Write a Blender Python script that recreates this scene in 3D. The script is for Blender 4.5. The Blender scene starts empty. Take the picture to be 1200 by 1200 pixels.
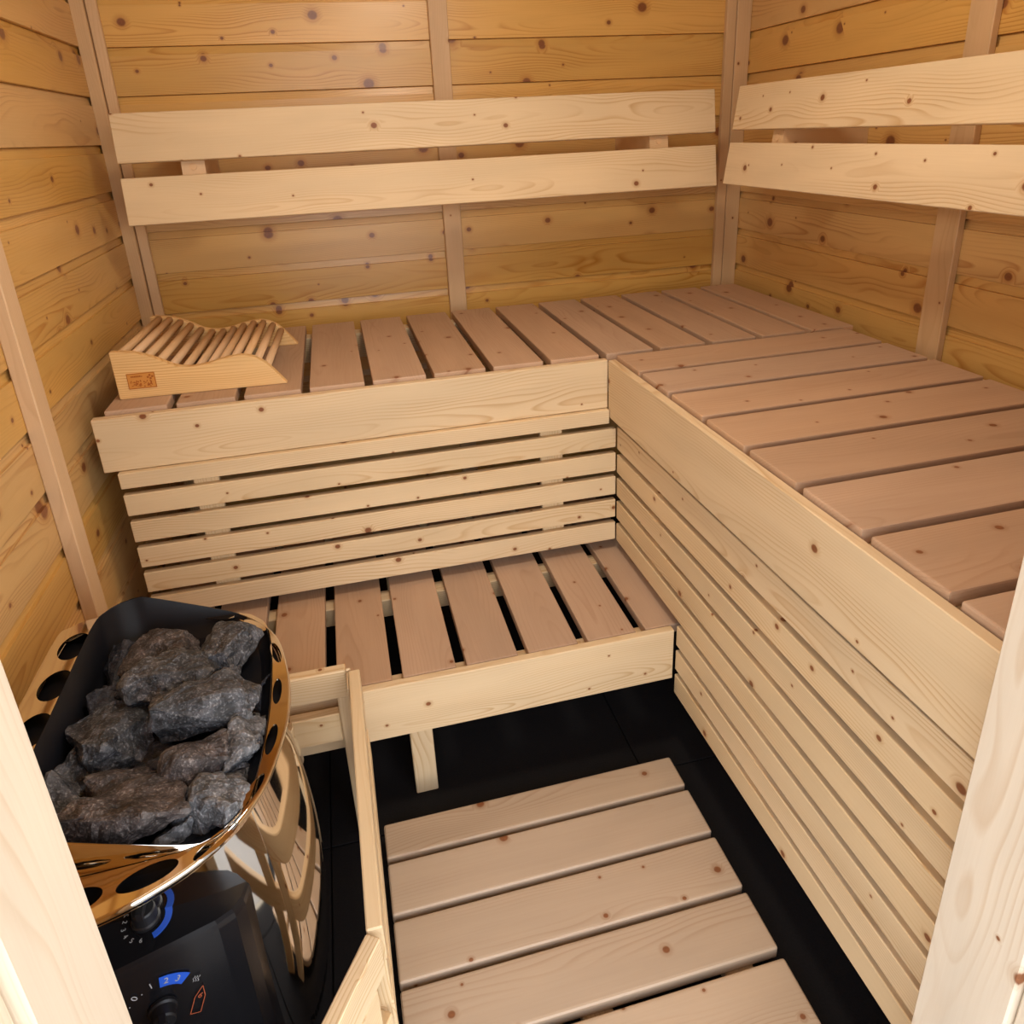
import bpy, bmesh, math, random
from mathutils import Vector, Matrix, Euler, noise
R = math.radians
C = bpy.context.scene.collection
SC = bpy.context.scene

# ------------------------------------------------------------------ camera, world, exposure
cam_d = bpy.data.cameras.new('camera'); cam = bpy.data.objects.new('camera', cam_d); C.objects.link(cam)
SC.camera = cam
CYAW, CPIT, CROLL = -0.2154, -0.3676, -0.0497
CF = 858.82; CSX, CSY = -6.31, -116.27
fw = Vector((-math.sin(CYAW)*math.cos(CPIT), math.cos(CYAW)*math.cos(CPIT), math.sin(CPIT)))
rt = Vector((math.cos(CYAW), math.sin(CYAW), 0)); up = rt.cross(fw)
r2 = rt*math.cos(CROLL)+up*math.sin(CROLL); u2 = -rt*math.sin(CROLL)+up*math.cos(CROLL)
M = Matrix((r2, u2, -fw)).transposed().to_4x4()
M.translation = Vector((-0.5847, -1.5398, 1.3225))
cam.matrix_world = M
cam_d.sensor_fit = 'HORIZONTAL'; cam_d.sensor_width = 36
cam_d.lens = CF/1200*36
cam_d.shift_x = -CSX/1200; cam_d.shift_y = CSY/1200
cam_d.clip_start = 0.02

w = bpy.data.worlds.new('world'); SC.world = w; w.use_nodes = True
wn = w.node_tree; wn.nodes.clear()
wo = wn.nodes.new('ShaderNodeOutputWorld'); bg = wn.nodes.new('ShaderNodeBackground')
tc = wn.nodes.new('ShaderNodeTexCoord'); sp = wn.nodes.new('ShaderNodeSeparateXYZ')
rp = wn.nodes.new('ShaderNodeValToRGB')
wn.links.new(tc.outputs['Generated'], sp.inputs[0]); wn.links.new(sp.outputs['Z'], rp.inputs[0])
rp.color_ramp.elements[0].position = 0.0; rp.color_ramp.elements[0].color = (1.0, 0.955, 0.88, 1)
rp.color_ramp.elements[1].position = 0.75; rp.color_ramp.elements[1].color = (0.62, 0.76, 1.0, 1)
# the sun stands behind thin cloud to the right of the door, so that side of the sky is brighter
dt = wn.nodes.new('ShaderNodeVectorMath'); dt.operation = 'DOT_PRODUCT'; dt.inputs[1].default_value = (0.80, -0.55, 0.22)
wn.links.new(tc.outputs['Generated'], dt.inputs[0])
mr = wn.nodes.new('ShaderNodeMapRange'); mr.inputs[1].default_value = -0.4; mr.inputs[2].default_value = 1.0; mr.inputs[3].default_value = 2.5; mr.inputs[4].default_value = 3.8
wn.links.new(dt.outputs['Value'], mr.inputs[0]); wn.links.new(mr.outputs[0], bg.inputs[1])
wn.links.new(rp.outputs[0], bg.inputs[0])
wn.links.new(bg.outputs[0], wo.inputs[0])

SC.view_settings.view_transform = 'Standard'; SC.view_settings.look = 'None'
SC.view_settings.exposure = 0.55; SC.view_settings.gamma = 1.0; SC.view_settings.use_curve_mapping = False

# portal in the doorway so the daylight is sampled well
pd = bpy.data.lights.new('doorway_portal', 'AREA'); pd.shape = 'RECTANGLE'; pd.size = 0.79; pd.size_y = 1.9
pd.cycles.is_portal = True
po = bpy.data.objects.new('doorway_portal', pd); C.objects.link(po)
po.location = (-0.426, -1.15, 1.0); po.rotation_euler = (R(90), 0, 0)

# ------------------------------------------------------------------ helpers
def tag(o, label=None, cat=None, group=None, kind=None):
    if label: o['label'] = label
    if cat: o['category'] = cat
    if group: o['group'] = group
    if kind: o['kind'] = kind
    return o
def empty(name, loc=(0, 0, 0), rz=0):
    o = bpy.data.objects.new(name, None); C.objects.link(o); o.location = loc; o.rotation_euler = (0, 0, rz)
    o.empty_display_size = 0.05
    return o
def link(name, me, mat, parent=None, loc=None, rot=None):
    o = bpy.data.objects.new(name, me); C.objects.link(o)
    if mat and not me.materials: me.materials.append(mat)
    if parent: o.parent = parent
    if loc is not None: o.location = loc
    if rot is not None: o.rotation_euler = rot
    return o
def bm_obj(name, bm, mat, parent=None, loc=None, rot=None, smooth=False):
    me = bpy.data.meshes.new(name); bm.to_mesh(me); bm.free()
    if smooth:
        for p in me.polygons: p.use_smooth = True
    return link(name, me, mat, parent, loc, rot)
_cache = {}
def box_mesh(l, wd, t, mat, bev=0.002, seg=1):
    k = (round(l, 4), round(wd, 4), round(t, 4), mat.name, bev, seg)
    if k in _cache: return _cache[k]
    bm = bmesh.new(); bmesh.ops.create_cube(bm, size=1)
    bmesh.ops.scale(bm, vec=(l, wd, t), verts=bm.verts)
    if bev: bmesh.ops.bevel(bm, geom=bm.edges[:], offset=bev, segments=seg, profile=0.6, affect='EDGES', clamp_overlap=True)
    me = bpy.data.meshes.new('board'); bm.to_mesh(me); bm.free(); me.materials.append(mat)
    if seg > 1:
        for p in me.polygons: p.use_smooth = False
    _cache[k] = me
    return me
# B: board between two corners; its mesh is laid along local X (the grain)
def B(name, lo, hi, axis, mat, parent=None, bev=0.002, seg=1):
    c = [(a+b)/2 for a, b in zip(lo, hi)]; d = [abs(b-a) for a, b in zip(lo, hi)]
    if axis == 'x': me = box_mesh(d[0], d[1], d[2], mat, bev, seg); rot = (0, 0, 0)
    elif axis == 'y': me = box_mesh(d[1], d[0], d[2], mat, bev, seg); rot = (0, 0, R(90))
    else: me = box_mesh(d[2], d[1], d[0], mat, bev, seg); rot = (0, R(-90), 0)
    return link(name, me, None, parent, c, rot)

# ------------------------------------------------------------------ materials
class NT:
    def __init__(s, name):
        s.m = bpy.data.materials.new(name); s.m.use_nodes = True; s.t = s.m.node_tree
        s.b = s.t.nodes['Principled BSDF']
    def n(s, ty, **kw):
        nd = s.t.nodes.new(ty)
        for k, v in kw.items(): setattr(nd, k, v)
        return nd
    def l(s, a, b): s.t.links.new(a, b)
    def math(s, op, a, b=None, c=None, clamp=False):
        nd = s.n('ShaderNodeMath', operation=op); nd.use_clamp = clamp
        for i, v in enumerate((a, b, c)):
            if v is None: continue
            if isinstance(v, (int, float)): nd.inputs[i].default_value = v
            else: s.l(v, nd.inputs[i])
        return nd.outputs[0]
    def mix(s, f, a, b, mode='MIX'):
        nd = s.n('ShaderNodeMix', data_type='RGBA', blend_type=mode)
        for i, v in ((0, f), (6, a), (7, b)):
            if isinstance(v, (int, float)): nd.inputs[i].default_value = v
            elif isinstance(v, tuple): nd.inputs[i].default_value = v
            else: s.l(v, nd.inputs[i])
        return nd.outputs[2]
def srgb(r, g, b):
    f = lambda c: ((c/255+0.055)/1.055)**2.4 if c/255 > 0.04045 else c/255/12.92
    return (f(r), f(g), f(b), 1)
def wood(name, base, dark, knot=(0.16, 0.055, 0.02, 1), grain=0.75, rough=0.5, knots=0.45, kr=0.0085, vary=0.12, spec=0.35, bump=0.12):
    N = NT(name)
    co = N.n('ShaderNodeTexCoord'); oi = N.n('ShaderNodeObjectInfo')
    # each board is cut from its own place in the log
    rnd = N.n('ShaderNodeCombineXYZ')
    r1 = N.math('MULTIPLY', oi.outputs['Random'], 37.0); r2_ = N.math('MULTIPLY', N.math('FRACT', N.math('MULTIPLY', oi.outputs['Random'], 91.7)), 0.10)
    r3 = N.math('MULTIPLY', N.math('FRACT', N.math('MULTIPLY', oi.outputs['Random'], 57.3)), 0.05)
    N.l(r1, rnd.inputs[0])
    add = N.n('ShaderNodeVectorMath', operation='ADD'); N.l(co.outputs['Object'], add.inputs[0]); N.l(rnd.outputs[0], add.inputs[1])
    P = add.outputs[0]
    sep = N.n('ShaderNodeSeparateXYZ'); N.l(P, sep.inputs[0])
    # knots: voronoi cells of about 11 cm
    kv = N.n('ShaderNodeCombineXYZ'); N.l(sep.outputs[0], kv.inputs[0]); N.l(N.math('ADD', sep.outputs[1], sep.outputs[2]), kv.inputs[1])
    off = N.n('ShaderNodeVectorMath', operation='MULTIPLY_ADD'); N.l(kv.outputs[0], off.inputs[0]); off.inputs[1].default_value = (8.5, 9.5, 1.0)
    cm = N.n('ShaderNodeCombineXYZ'); N.l(r1, cm.inputs[1]); N.l(r1, cm.inputs[2]); N.l(cm.outputs[0], off.inputs[2])
    vo = N.n('ShaderNodeTexVoronoi', feature='F1', voronoi_dimensions='2D'); vo.inputs['Scale'].default_value = 1.0; N.l(off.outputs[0], vo.inputs['Vector'])
    cs = N.n('ShaderNodeSeparateColor'); N.l(vo.outputs['Color'], cs.inputs[0])
    d = N.math('DIVIDE', vo.outputs['Distance'], 9.0)
    present = N.math('GREATER_THAN', cs.outputs[0], 1.0-knots*1.35)
    rad = N.math('MULTIPLY_ADD', N.math('POWER', cs.outputs[1], 2.2), kr, 0.0022)
    rel = N.math('DIVIDE', d, rad)
    kn = N.n('ShaderNodeMapRange', interpolation_type='SMOOTHSTEP'); N.l(rel, kn.inputs[0]); kn.inputs[1].default_value = 0.75; kn.inputs[2].default_value = 1.25; kn.inputs[3].default_value = 1; kn.inputs[4].default_value = 0
    kmask = N.math('MULTIPLY', kn.outputs[0], present)
    halo = N.n('ShaderNodeMapRange', interpolation_type='SMOOTHSTEP'); N.l(rel, halo.inputs[0]); halo.inputs[1].default_value = 0.9; halo.inputs[2].default_value = 2.7; halo.inputs[3].default_value = 1; halo.inputs[4].default_value = 0
    hmask = N.math('MULTIPLY', halo.outputs[0], present)
    # growth rings: distance from a wandering pith line that runs along X
    nz = N.n('ShaderNodeTexNoise'); nz.inputs['Scale'].default_value = 1.0; nz.inputs['Detail'].default_value = 2.0
    ms = N.n('ShaderNodeVectorMath', operation='MULTIPLY'); N.l(P, ms.inputs[0]); ms.inputs[1].default_value = (1.7, 6, 6); N.l(ms.outputs[0], nz.inputs['Vector'])
    nsep = N.n('ShaderNodeSeparateColor'); N.l(nz.outputs['Color'], nsep.inputs[0])
    yy = N.math('ADD', N.math('ADD', sep.outputs[1], N.math('SUBTRACT', r2_, 0.05)), N.math('MULTIPLY', N.math('SUBTRACT', nsep.outputs[0], 0.5), 0.09))
    zz = N.math('ADD', N.math('ADD', sep.outputs[2], N.math('ADD', r3, 0.012)), N.math('MULTIPLY', N.math('SUBTRACT', nsep.outputs[1], 0.5), 0.07))
    rr = N.math('SQRT', N.math('ADD', N.math('MULTIPLY', yy, yy), N.math('MULTIPLY', zz, zz)))
    rr = N.math('ADD', rr, N.math('MULTIPLY', hmask, 0.007))
    ph = N.math('MULTIPLY', rr, 190.0)
    fr = N.math('FRACT', ph)
    ring = N.n('ShaderNodeValToRGB'); N.l(fr, ring.inputs[0])
    e = ring.color_ramp.elements; e[0].position = 0.0; e[0].color = (0, 0, 0, 1); e[1].position = 1.0; e[1].color = (0, 0, 0, 1)
    q = e.new(0.55); q.color = (0.12, 0.12, 0.12, 1); q = e.new(0.88); q.color = (1, 1, 1, 1)
    # fade rings in places (flat-sawn zones)
    fd = N.n('ShaderNodeTexNoise'); fd.inputs['Scale'].default_value = 1.0; fd.inputs['Detail'].default_value = 1.0
    m2 = N.n('ShaderNodeVectorMath', operation='MULTIPLY'); N.l(P, m2.inputs[0]); m2.inputs[1].default_value = (2.2, 16, 16); N.l(m2.outputs[0], fd.inputs['Vector'])
    fdm = N.n('ShaderNodeMapRange'); N.l(fd.outputs[0], fdm.inputs[0]); fdm.inputs[1].default_value = 0.38; fdm.inputs[2].default_value = 0.66
    gr = N.math('MULTIPLY', N.math('MULTIPLY', ring.outputs[0], fdm.outputs[0]), grain)
    # fine fibres
    fb = N.n('ShaderNodeTexNoise'); fb.inputs['Scale'].default_value = 1.0; fb.inputs['Detail'].default_value = 3.0
    m3 = N.n('ShaderNodeVectorMath', operation='MULTIPLY'); N.l(P, m3.inputs[0]); m3.inputs[1].default_value = (7, 420, 420); N.l(m3.outputs[0], fb.inputs['Vector'])
    col = N.mix(gr, base, dark)
    col = N.mix(N.math('MULTIPLY', fb.outputs[0], 0.22), col, dark)
    # broad tone drift and board-to-board change
    bd_ = N.n('ShaderNodeTexNoise'); m4 = N.n('ShaderNodeVectorMath', operation='MULTIPLY'); N.l(P, m4.inputs[0]); m4.inputs[1].default_value = (3, 14, 14); N.l(m4.outputs[0], bd_.inputs['Vector']); bd_.inputs['Scale'].default_value = 1.0
    hs = N.n('ShaderNodeHueSaturation'); N.l(col, hs.inputs['Color'])
    rr2 = N.math('FRACT', N.math('MULTIPLY', oi.outputs['Random'], 13.7))
    N.l(N.math('ADD', N.math('MULTIPLY_ADD', rr2, vary, 1.0-vary/2), N.math('MULTIPLY', N.math('SUBTRACT', bd_.outputs[0], 0.5), 0.30)), hs.inputs['Value'])
    N.l(N.math('MULTIPLY_ADD', N.math('FRACT', N.math('MULTIPLY', oi.outputs['Random'], 71.1)), vary, 1.0-vary/2), hs.inputs['Saturation'])
    col = hs.outputs[0]
    col = N.mix(N.math('MULTIPLY', hmask, 0.45), col, (dark[0]*0.9, dark[1]*0.8, dark[2]*0.7, 1))
    krr = N.n('ShaderNodeTexNoise'); krr.inputs['Scale'].default_value = 240; N.l(co.outputs['Object'], krr.inputs['Vector'])
    kc = N.mix(krr.outputs[0], knot, (knot[0]*1.8, knot[1]*1.9, knot[2]*1.8, 1))
    col = N.mix(kmask, col, kc)
    N.l(col, N.b.inputs['Base Color'])
    N.l(N.math('MULTIPLY_ADD', fb.outputs[0], 0.18, rough-0.09), N.b.inputs['Roughness'])
    N.b.inputs['Specular IOR Level'].default_value = spec
    bp_ = N.n('ShaderNodeBump'); bp_.inputs['Strength'].default_value = bump; bp_.inputs['Distance'].default_value = 0.0012
    hgt = N.math('SUBTRACT', N.math('MULTIPLY', fb.outputs[0], 0.5), N.math('MULTIPLY', gr, 0.6))
    N.l(hgt, bp_.inputs['Height']); N.l(bp_.outputs[0], N.b.inputs['Normal'])
    return N.m
def plain(name, col, rough=0.5, metal=0.0, spec=0.5, nscale=None, namp=0.1, bump=0.0, coat=0.0):
    N = NT(name)
    if nscale:
        co = N.n('ShaderNodeTexCoord'); nz = N.n('ShaderNodeTexNoise'); nz.inputs['Scale'].default_value = nscale; nz.inputs['Detail'].default_value = 4
        N.l(co.outputs['Object'], nz.inputs['Vector'])
        c = N.mix(nz.outputs[0], tuple(x*(1-namp) for x in col[:3])+(1,), tuple(min(1, x*(1+namp)) for x in col[:3])+(1,))
        N.l(c, N.b.inputs['Base Color'])
        if bump:
            b = N.n('ShaderNodeBump'); b.inputs['Strength'].default_value = bump; b.inputs['Distance'].default_value = 0.002
            N.l(nz.outputs[0], b.inputs['Height']); N.l(b.outputs[0], N.b.inputs['Normal'])
    else: N.b.inputs['Base Color'].default_value = col
    N.b.inputs['Roughness'].default_value = rough; N.b.inputs['Metallic'].default_value = metal
    N.b.inputs['Specular IOR Level'].default_value = spec
    if coat: N.b.inputs['Coat Weight'].default_value = coat; N.b.inputs['Coat Roughness'].default_value = 0.1
    return N.m

W_WALL = wood('varnished_spruce_wall', (0.69, 0.425, 0.145, 1), (0.43, 0.175, 0.034, 1), vary=0.18, grain=0.75, rough=0.32, knots=0.46, kr=0.012, spec=0.5)
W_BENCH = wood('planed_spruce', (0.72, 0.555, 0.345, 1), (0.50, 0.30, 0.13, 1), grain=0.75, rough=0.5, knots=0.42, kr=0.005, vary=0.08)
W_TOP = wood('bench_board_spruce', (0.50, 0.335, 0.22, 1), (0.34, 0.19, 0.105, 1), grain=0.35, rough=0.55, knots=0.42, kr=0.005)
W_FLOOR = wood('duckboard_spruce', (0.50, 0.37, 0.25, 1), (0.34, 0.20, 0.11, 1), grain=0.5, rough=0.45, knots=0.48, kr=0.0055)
W_POST = wood('post_spruce', (0.68, 0.465, 0.265, 1), (0.50, 0.29, 0.13, 1), grain=0.35, rough=0.55, knots=0.22, kr=0.004)
W_FRAME = wood('door_frame_spruce', (0.69, 0.59, 0.455, 1), (0.54, 0.38, 0.23, 1), grain=0.6, rough=0.55, knots=0.25, kr=0.008)
W_REST = wood('headrest_spruce', (0.74, 0.50, 0.24, 1), (0.52, 0.27, 0.08, 1), grain=1.0, rough=0.45, knots=0.08, kr=0.004)
W_DOWEL = wood('dowel_spruce', (0.66, 0.43, 0.235, 1), (0.50, 0.28, 0.12, 1), grain=0.4, rough=0.5, knots=0.05, kr=0.002)
RUBBER = plain('black_rubber_tile', (0.0085, 0.0075, 0.008, 1), 0.85, spec=0.2, nscale=320, namp=0.55, bump=0.4)
CHROME = plain('polished_steel', (0.80, 0.74, 0.66, 1), 0.06, 1.0)
DARKST = plain('blackened_steel', (0.006, 0.0065, 0.009, 1), 0.38, 0.0, spec=0.2, nscale=40, namp=0.3)
BLACKP = plain('black_plastic', (0.008, 0.008, 0.010, 1), 0.22, 0.0, spec=0.5, nscale=300, namp=0.2)
MATTEP = plain('matte_black_plastic', (0.010, 0.010, 0.012, 1), 0.45, 0.0, spec=0.4)
BLUE = plain('blue_print', srgb(40, 95, 215), 0.4)
WHITE = plain('white_print', srgb(175, 175, 175), 0.5)
ORANGE = plain('orange_print', srgb(190, 95, 55), 0.5)
BRAND = plain('burnt_print', srgb(165, 88, 18), 0.6)
BRANDL = plain('stamp_ground', srgb(206, 140, 62), 0.6)
DARKGAP = plain('shadowed_backing_board', (0.10, 0.045, 0.02, 1), 0.8, nscale=20, namp=0.3)
GROUND = plain('paving', (0.30, 0.28, 0.25, 1), 0.85, nscale=6, namp=0.2, bump=0.2)

def stone_mat(name, base, vein, dust):
    N = NT(name)
    co = N.n('ShaderNodeTexCoord'); oi = N.n('ShaderNodeObjectInfo')
    a = N.n('ShaderNodeVectorMath', operation='ADD'); N.l(co.outputs['Object'], a.inputs[0])
    cx = N.n('ShaderNodeCombineXYZ'); N.l(N.math('MULTIPLY', oi.outputs['Random'], 50), cx.inputs[0]); N.l(cx.outputs[0], a.inputs[1])
    n1 = N.n('ShaderNodeTexNoise'); n1.inputs['Scale'].default_value = 38; n1.inputs['Detail'].default_value = 8; n1.inputs['Roughness'].default_value = 0.7; N.l(a.outputs[0], n1.inputs['Vector'])
    n2 = N.n('ShaderNodeTexNoise'); n2.inputs['Scale'].default_value = 300; n2.inputs['Detail'].default_value = 3; N.l(a.outputs[0], n2.inputs['Vector'])
    m1 = N.n('ShaderNodeMapRange'); N.l(n1.outputs[0], m1.inputs[0]); m1.inputs[1].default_value = 0.46; m1.inputs[2].default_value = 0.64
    c = N.mix(m1.outputs[0], base, vein)
    m2 = N.n('ShaderNodeMapRange'); N.l(n2.outputs[0], m2.inputs[0]); m2.inputs[1].default_value = 0.52; m2.inputs[2].default_value = 0.72
    c = N.mix(N.math('MULTIPLY', N.math('MULTIPLY', m2.outputs[0], N.math('MULTIPLY_ADD', m1.outputs[0], 0.65, 0.35)), 0.85), c, dust)
    g = N.n('ShaderNodeNewGeometry')
    pt = N.n('ShaderNodeMapRange'); N.l(g.outputs['Pointiness'], pt.inputs[0]); pt.inputs[1].default_value = 0.52; pt.inputs[2].default_value = 0.62
    c = N.mix(N.math('MULTIPLY', pt.outputs[0], 0.35), c, dust)
    N.l(c, N.b.inputs['Base Color']); N.b.inputs['Roughness'].default_value = 0.55; N.b.inputs['Specular IOR Level'].default_value = 0.5
    b = N.n('ShaderNodeBump'); b.inputs['Strength'].default_value = 0.9; b.inputs['Distance'].default_value = 0.004
    N.l(N.math('ADD', n1.outputs[0], N.math('MULTIPLY', n2.outputs[0], 0.35)), b.inputs['Height']); N.l(b.outputs[0], N.b.inputs['Normal'])
    return N.m
ST = {'grey': stone_mat('grey_olivine', (0.018, 0.019, 0.022, 1), (0.095, 0.096, 0.108, 1), (0.36, 0.37, 0.39, 1)),
      'light': stone_mat('pale_olivine', (0.045, 0.047, 0.052, 1), (0.19, 0.195, 0.21, 1), (0.52, 0.53, 0.55, 1)),
      'brown': stone_mat('brown_olivine', (0.022, 0.017, 0.017, 1), (0.105, 0.085, 0.082, 1), (0.34, 0.31, 0.30, 1)),
      'dark': stone_mat('dark_olivine', (0.010, 0.011, 0.016, 1), (0.032, 0.036, 0.055, 1), (0.11, 0.115, 0.14, 1))}

# ------------------------------------------------------------------ the room
XL, XR, YB, YF, ZC = -1.15, 0.726, 0.73, -1.115, 1.98
PZ0, PP = 0.985-0.1165*8, 0.1165      # lowest plank joint, plank pitch
# rubber floor tiles with fine seams
fl = tag(empty('floor'), kind='structure', label='black rubber tile floor')
bm = bmesh.new(); bmesh.ops.create_cube(bm, size=1)
bmesh.ops.scale(bm, vec=(XR-XL+0.12, YB-YF+0.12, 0.02), verts=bm.verts)
bm_obj('subfloor', bm, RUBBER, fl, ((XL+XR)/2, (YB+YF)/2, -0.022))
xs = [XL-0.04, -0.743, -0.073, 0.597, XR+0.04]; ys = [YF-0.02, -1.087, -0.417, 0.253, YB+0.04]
for i in range(4):
    for j in range(4):
        B('rubber_tile', (xs[i]+0.0012, ys[j]+0.0012, -0.012), (xs[i+1]-0.0012, ys[j+1]-0.0012, 0.0), 'x', RUBBER, fl, 0.0015)

# wall planks: profile with a recessed bevelled strip along the top edge
def plank_mesh(L, mat):
    k = ('pl', round(L, 3), mat.name)
    if k in _cache: return _cache[k]
    h = PP; prof = [(0.0, 0.0), (0.001, -0.0025), (h-0.021, -0.0025), (h-0.0205, 0.0035), (h-0.001, 0.0065), (h, 0.010), (h, 0.028), (0, 0.028)]
    # (height, depth): front face at depth -0.0025, groove strip set back
    bm = bmesh.new(); a = [bm.verts.new((-L/2, z-h/2, -d)) for z, d in prof]; b = [bm.verts.new((L/2, z-h/2, -d)) for z, d in prof]
    n = len(prof)
    for i in range(n): bm.faces.new((a[i], b[i], b[(i+1) % n], a[(i+1) % n]))
    bm.faces.new(a[::-1]); bm.faces.new(b)
    bmesh.ops.recalc_face_normals(bm, faces=bm.faces)
    me = bpy.data.meshes.new('plank'); bm.to_mesh(me); bm.free(); me.materials.append(mat); _cache[k] = me
    return me
def plank_wall(name, label, plane, c, a0, a1, normal, zs=None, skip=None):
    wl = tag(empty(name), kind='structure', label=label)
    rows = int((ZC-PZ0)/PP)+1
    # backing board behind the planks
    zc1 = ZC+0.05
    if plane == 'y': lo, hi = (a0-0.05, c+0.0285 if normal < 0 else c-0.05, -0.04), (a1+0.05, c+0.06 if normal < 0 else c-0.0285, zc1)
    else: lo, hi = (c+0.0285 if normal < 0 else c-0.05, a0-0.05, -0.04), (c+0.05 if normal < 0 else c-0.0285, a1+0.05, zc1)
    if not skip: B('backing', lo, hi, 'x' if plane == 'y' else 'y', DARKGAP, wl, 0)
    else:
        B('backing', lo, (skip[0], hi[1], hi[2]), 'z', DARKGAP, wl, 0)
        B('backing', (skip[1], lo[1], lo[2]), hi, 'z', DARKGAP, wl, 0)
        B('backing', (skip[0], lo[1], skip[2]+0.035), (skip[1], hi[1], hi[2]), 'x', DARKGAP, wl, 0)
    for k in range(rows):
        zc = PZ0+PP*(k+0.5)
        if zc+PP/2 < 0.0: continue
        segs = [(a0, a1)]
        if skip and zc < skip[2]: segs = [(a0, skip[0]), (skip[1], a1)]
        for s0, s1 in segs:
            o = link('plank', plank_mesh(s1-s0, W_WALL), None, wl)
            m = (s0+s1)/2
            # local y -> world z, local z -> room side normal
            if plane == 'y':
                o.location = (m, c, zc)
                X = Vector((1, 0, 0)) if normal < 0 else Vector((-1, 0, 0)); Z = Vector((0, normal, 0))
            else:
                o.location = (c, m, zc)
                Z = Vector((normal, 0, 0)); X = Vector((0, 0, 1)).cross(Z)
            Y = Vector((0, 0, 1)); X = Y.cross(Z)
            o.rotation_euler = Matrix((X, Y, Z)).transposed().to_euler()
    return wl
plank_wall('wall_back', 'knotty varnished plank wall behind the benches', 'y', YB, XL-0.0, XR+0.0, -1)
plank_wall('wall_left', 'knotty varnished plank wall on the left', 'x', XL, YF, YB+0.03, 1)
plank_wall('wall_right', 'knotty varnished plank wall on the right', 'x', XR, YF, YB+0.03, -1)
DX0, DX1 = -0.82, -0.032
plank_wall('wall_front', 'plank wall around the doorway', 'y', YF, XL, XR, 1, skip=(DX0-0.035, DX1+0.035, 1.93))
cl = tag(empty('ceiling'), kind='structure', label='plank ceiling')
nx = 16
for i in range(nx):
    x0 = XL-0.03+i*(XR-XL+0.06)/nx
    B('plank', (x0+0.001, YF-0.02, ZC), (x0+(XR-XL+0.06)/nx-0.001, YB+0.04, ZC+0.03), 'y', W_WALL, cl, 0.003)
B('roof_board', (XL-0.10, YF-0.05, ZC+0.031), (XR+0.10, YB+0.10, ZC+0.05), 'x', DARKGAP, cl, 0)
# added unseen canopy, cuts the steep sky light on door frame and duckboard
B('added_sky_blocker', (XL-0.25, -2.55, 2.16), (XR+0.25, YF-0.055, 2.20), 'x', W_WALL, cl, 0.002)
# posts on the walls (trims)
tn = [0]
def trim(lo, hi, label, bev=0.002):
    tn[0] += 1
    return tag(B('trim_%d' % tn[0], lo, hi, 'z', W_POST, None, bev), kind='structure', label=label)
trim((-1.149, 0.700, 0.0), (-1.116, 0.7275, ZC), 'narrow corner batten on the left wall')
trim((-1.114, 0.710, 0.0), (-1.088, 0.7275, ZC), 'corner batten on the back wall beside the left wall')
trim((-0.256, 0.710, 0.0), (-0.203, 0.7275, ZC), 'vertical batten in the middle of the back wall')
trim((0.643, 0.710, 0.0), (0.674, 0.7275, ZC), 'batten in the right rear corner')
trim((0.676, 0.709, 0.0), (0.7235, 0.7275, ZC), 'second batten in the right rear corner')
trim((0.706, -0.209, 0.0), (0.7235, -0.145, ZC), 'vertical batten on the right wall')
trim((-1.1475, -0.192, 0.0), (-1.121, -0.140, ZC), 'vertical batten on the left wall')
# added fill lamp out of view under the ceiling, lightens bench tops and far walls
fill_m = bpy.data.materials.new('fill_lamp_glow'); fill_m.use_nodes = True
lb_ = fill_m.node_tree.nodes['Principled BSDF']; lb_.inputs['Emission Color'].default_value = (1.0, 0.90, 0.76, 1); lb_.inputs['Emission Strength'].default_value = 33.0
lp = tag(empty('added_fill_lamp', (-0.25, -0.45, ZC)), 'added fill lamp with a round frosted dome, out of view under the plank ceiling, above the duckboard', 'lamp')
bm = bmesh.new(); bmesh.ops.create_uvsphere(bm, u_segments=32, v_segments=16, radius=0.13)
bmesh.ops.scale(bm, vec=(1, 1, 0.55), verts=bm.verts)
bmesh.ops.delete(bm, geom=[v for v in bm.verts if v.co.z > 0.001], context='VERTS')
bm_obj('fill_lamp_dome', bm, fill_m, lp, (0, 0, -0.022), smooth=True)
bm = bmesh.new(); bmesh.ops.create_cone(bm, cap_ends=True, segments=40, radius1=0.14, radius2=0.14, depth=0.0205)
bm_obj('fill_lamp_base', bm, W_POST, lp, (0, 0, -0.0108))
# door frame
df = tag(empty('door_1'), kind='structure', label='pale timber door frame')
B('jamb', (DX0-0.034, -1.195, 0.0), (DX0, -1.10, 1.93), 'z', W_FRAME, df, 0.002)
B('jamb', (DX1, -1.195, 0.0), (DX1+0.034, -1.10, 1.93), 'z', W_FRAME, df, 0.002)
B('lintel', (DX0-0.034, -1.195, 1.93), (DX1+0.034, -1.10, 1.965), 'x', W_FRAME, df, 0.002)
B('casing', (DX0-0.10, -1.215, 0.0), (DX0-0.008, -1.1955, 2.0), 'z', W_FRAME, df, 0.003)
B('casing', (DX1+0.008, -1.215, 0.0), (DX1+0.10, -1.1955, 2.0), 'z', W_FRAME, df, 0.003)
B('casing', (DX0-0.10, -1.215, 2.0), (DX1+0.10, -1.1955, 2.09), 'x', W_FRAME, df, 0.003)
g = bmesh.new(); bmesh.ops.create_cube(g, size=1); bmesh.ops.scale(g, vec=(8, 6, 0.1), verts=g.verts)
tag(bm_obj('ground', g, GROUND, None, (-0.2, -4.22, -0.10)), kind='structure', label='ground outside the door')

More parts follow.
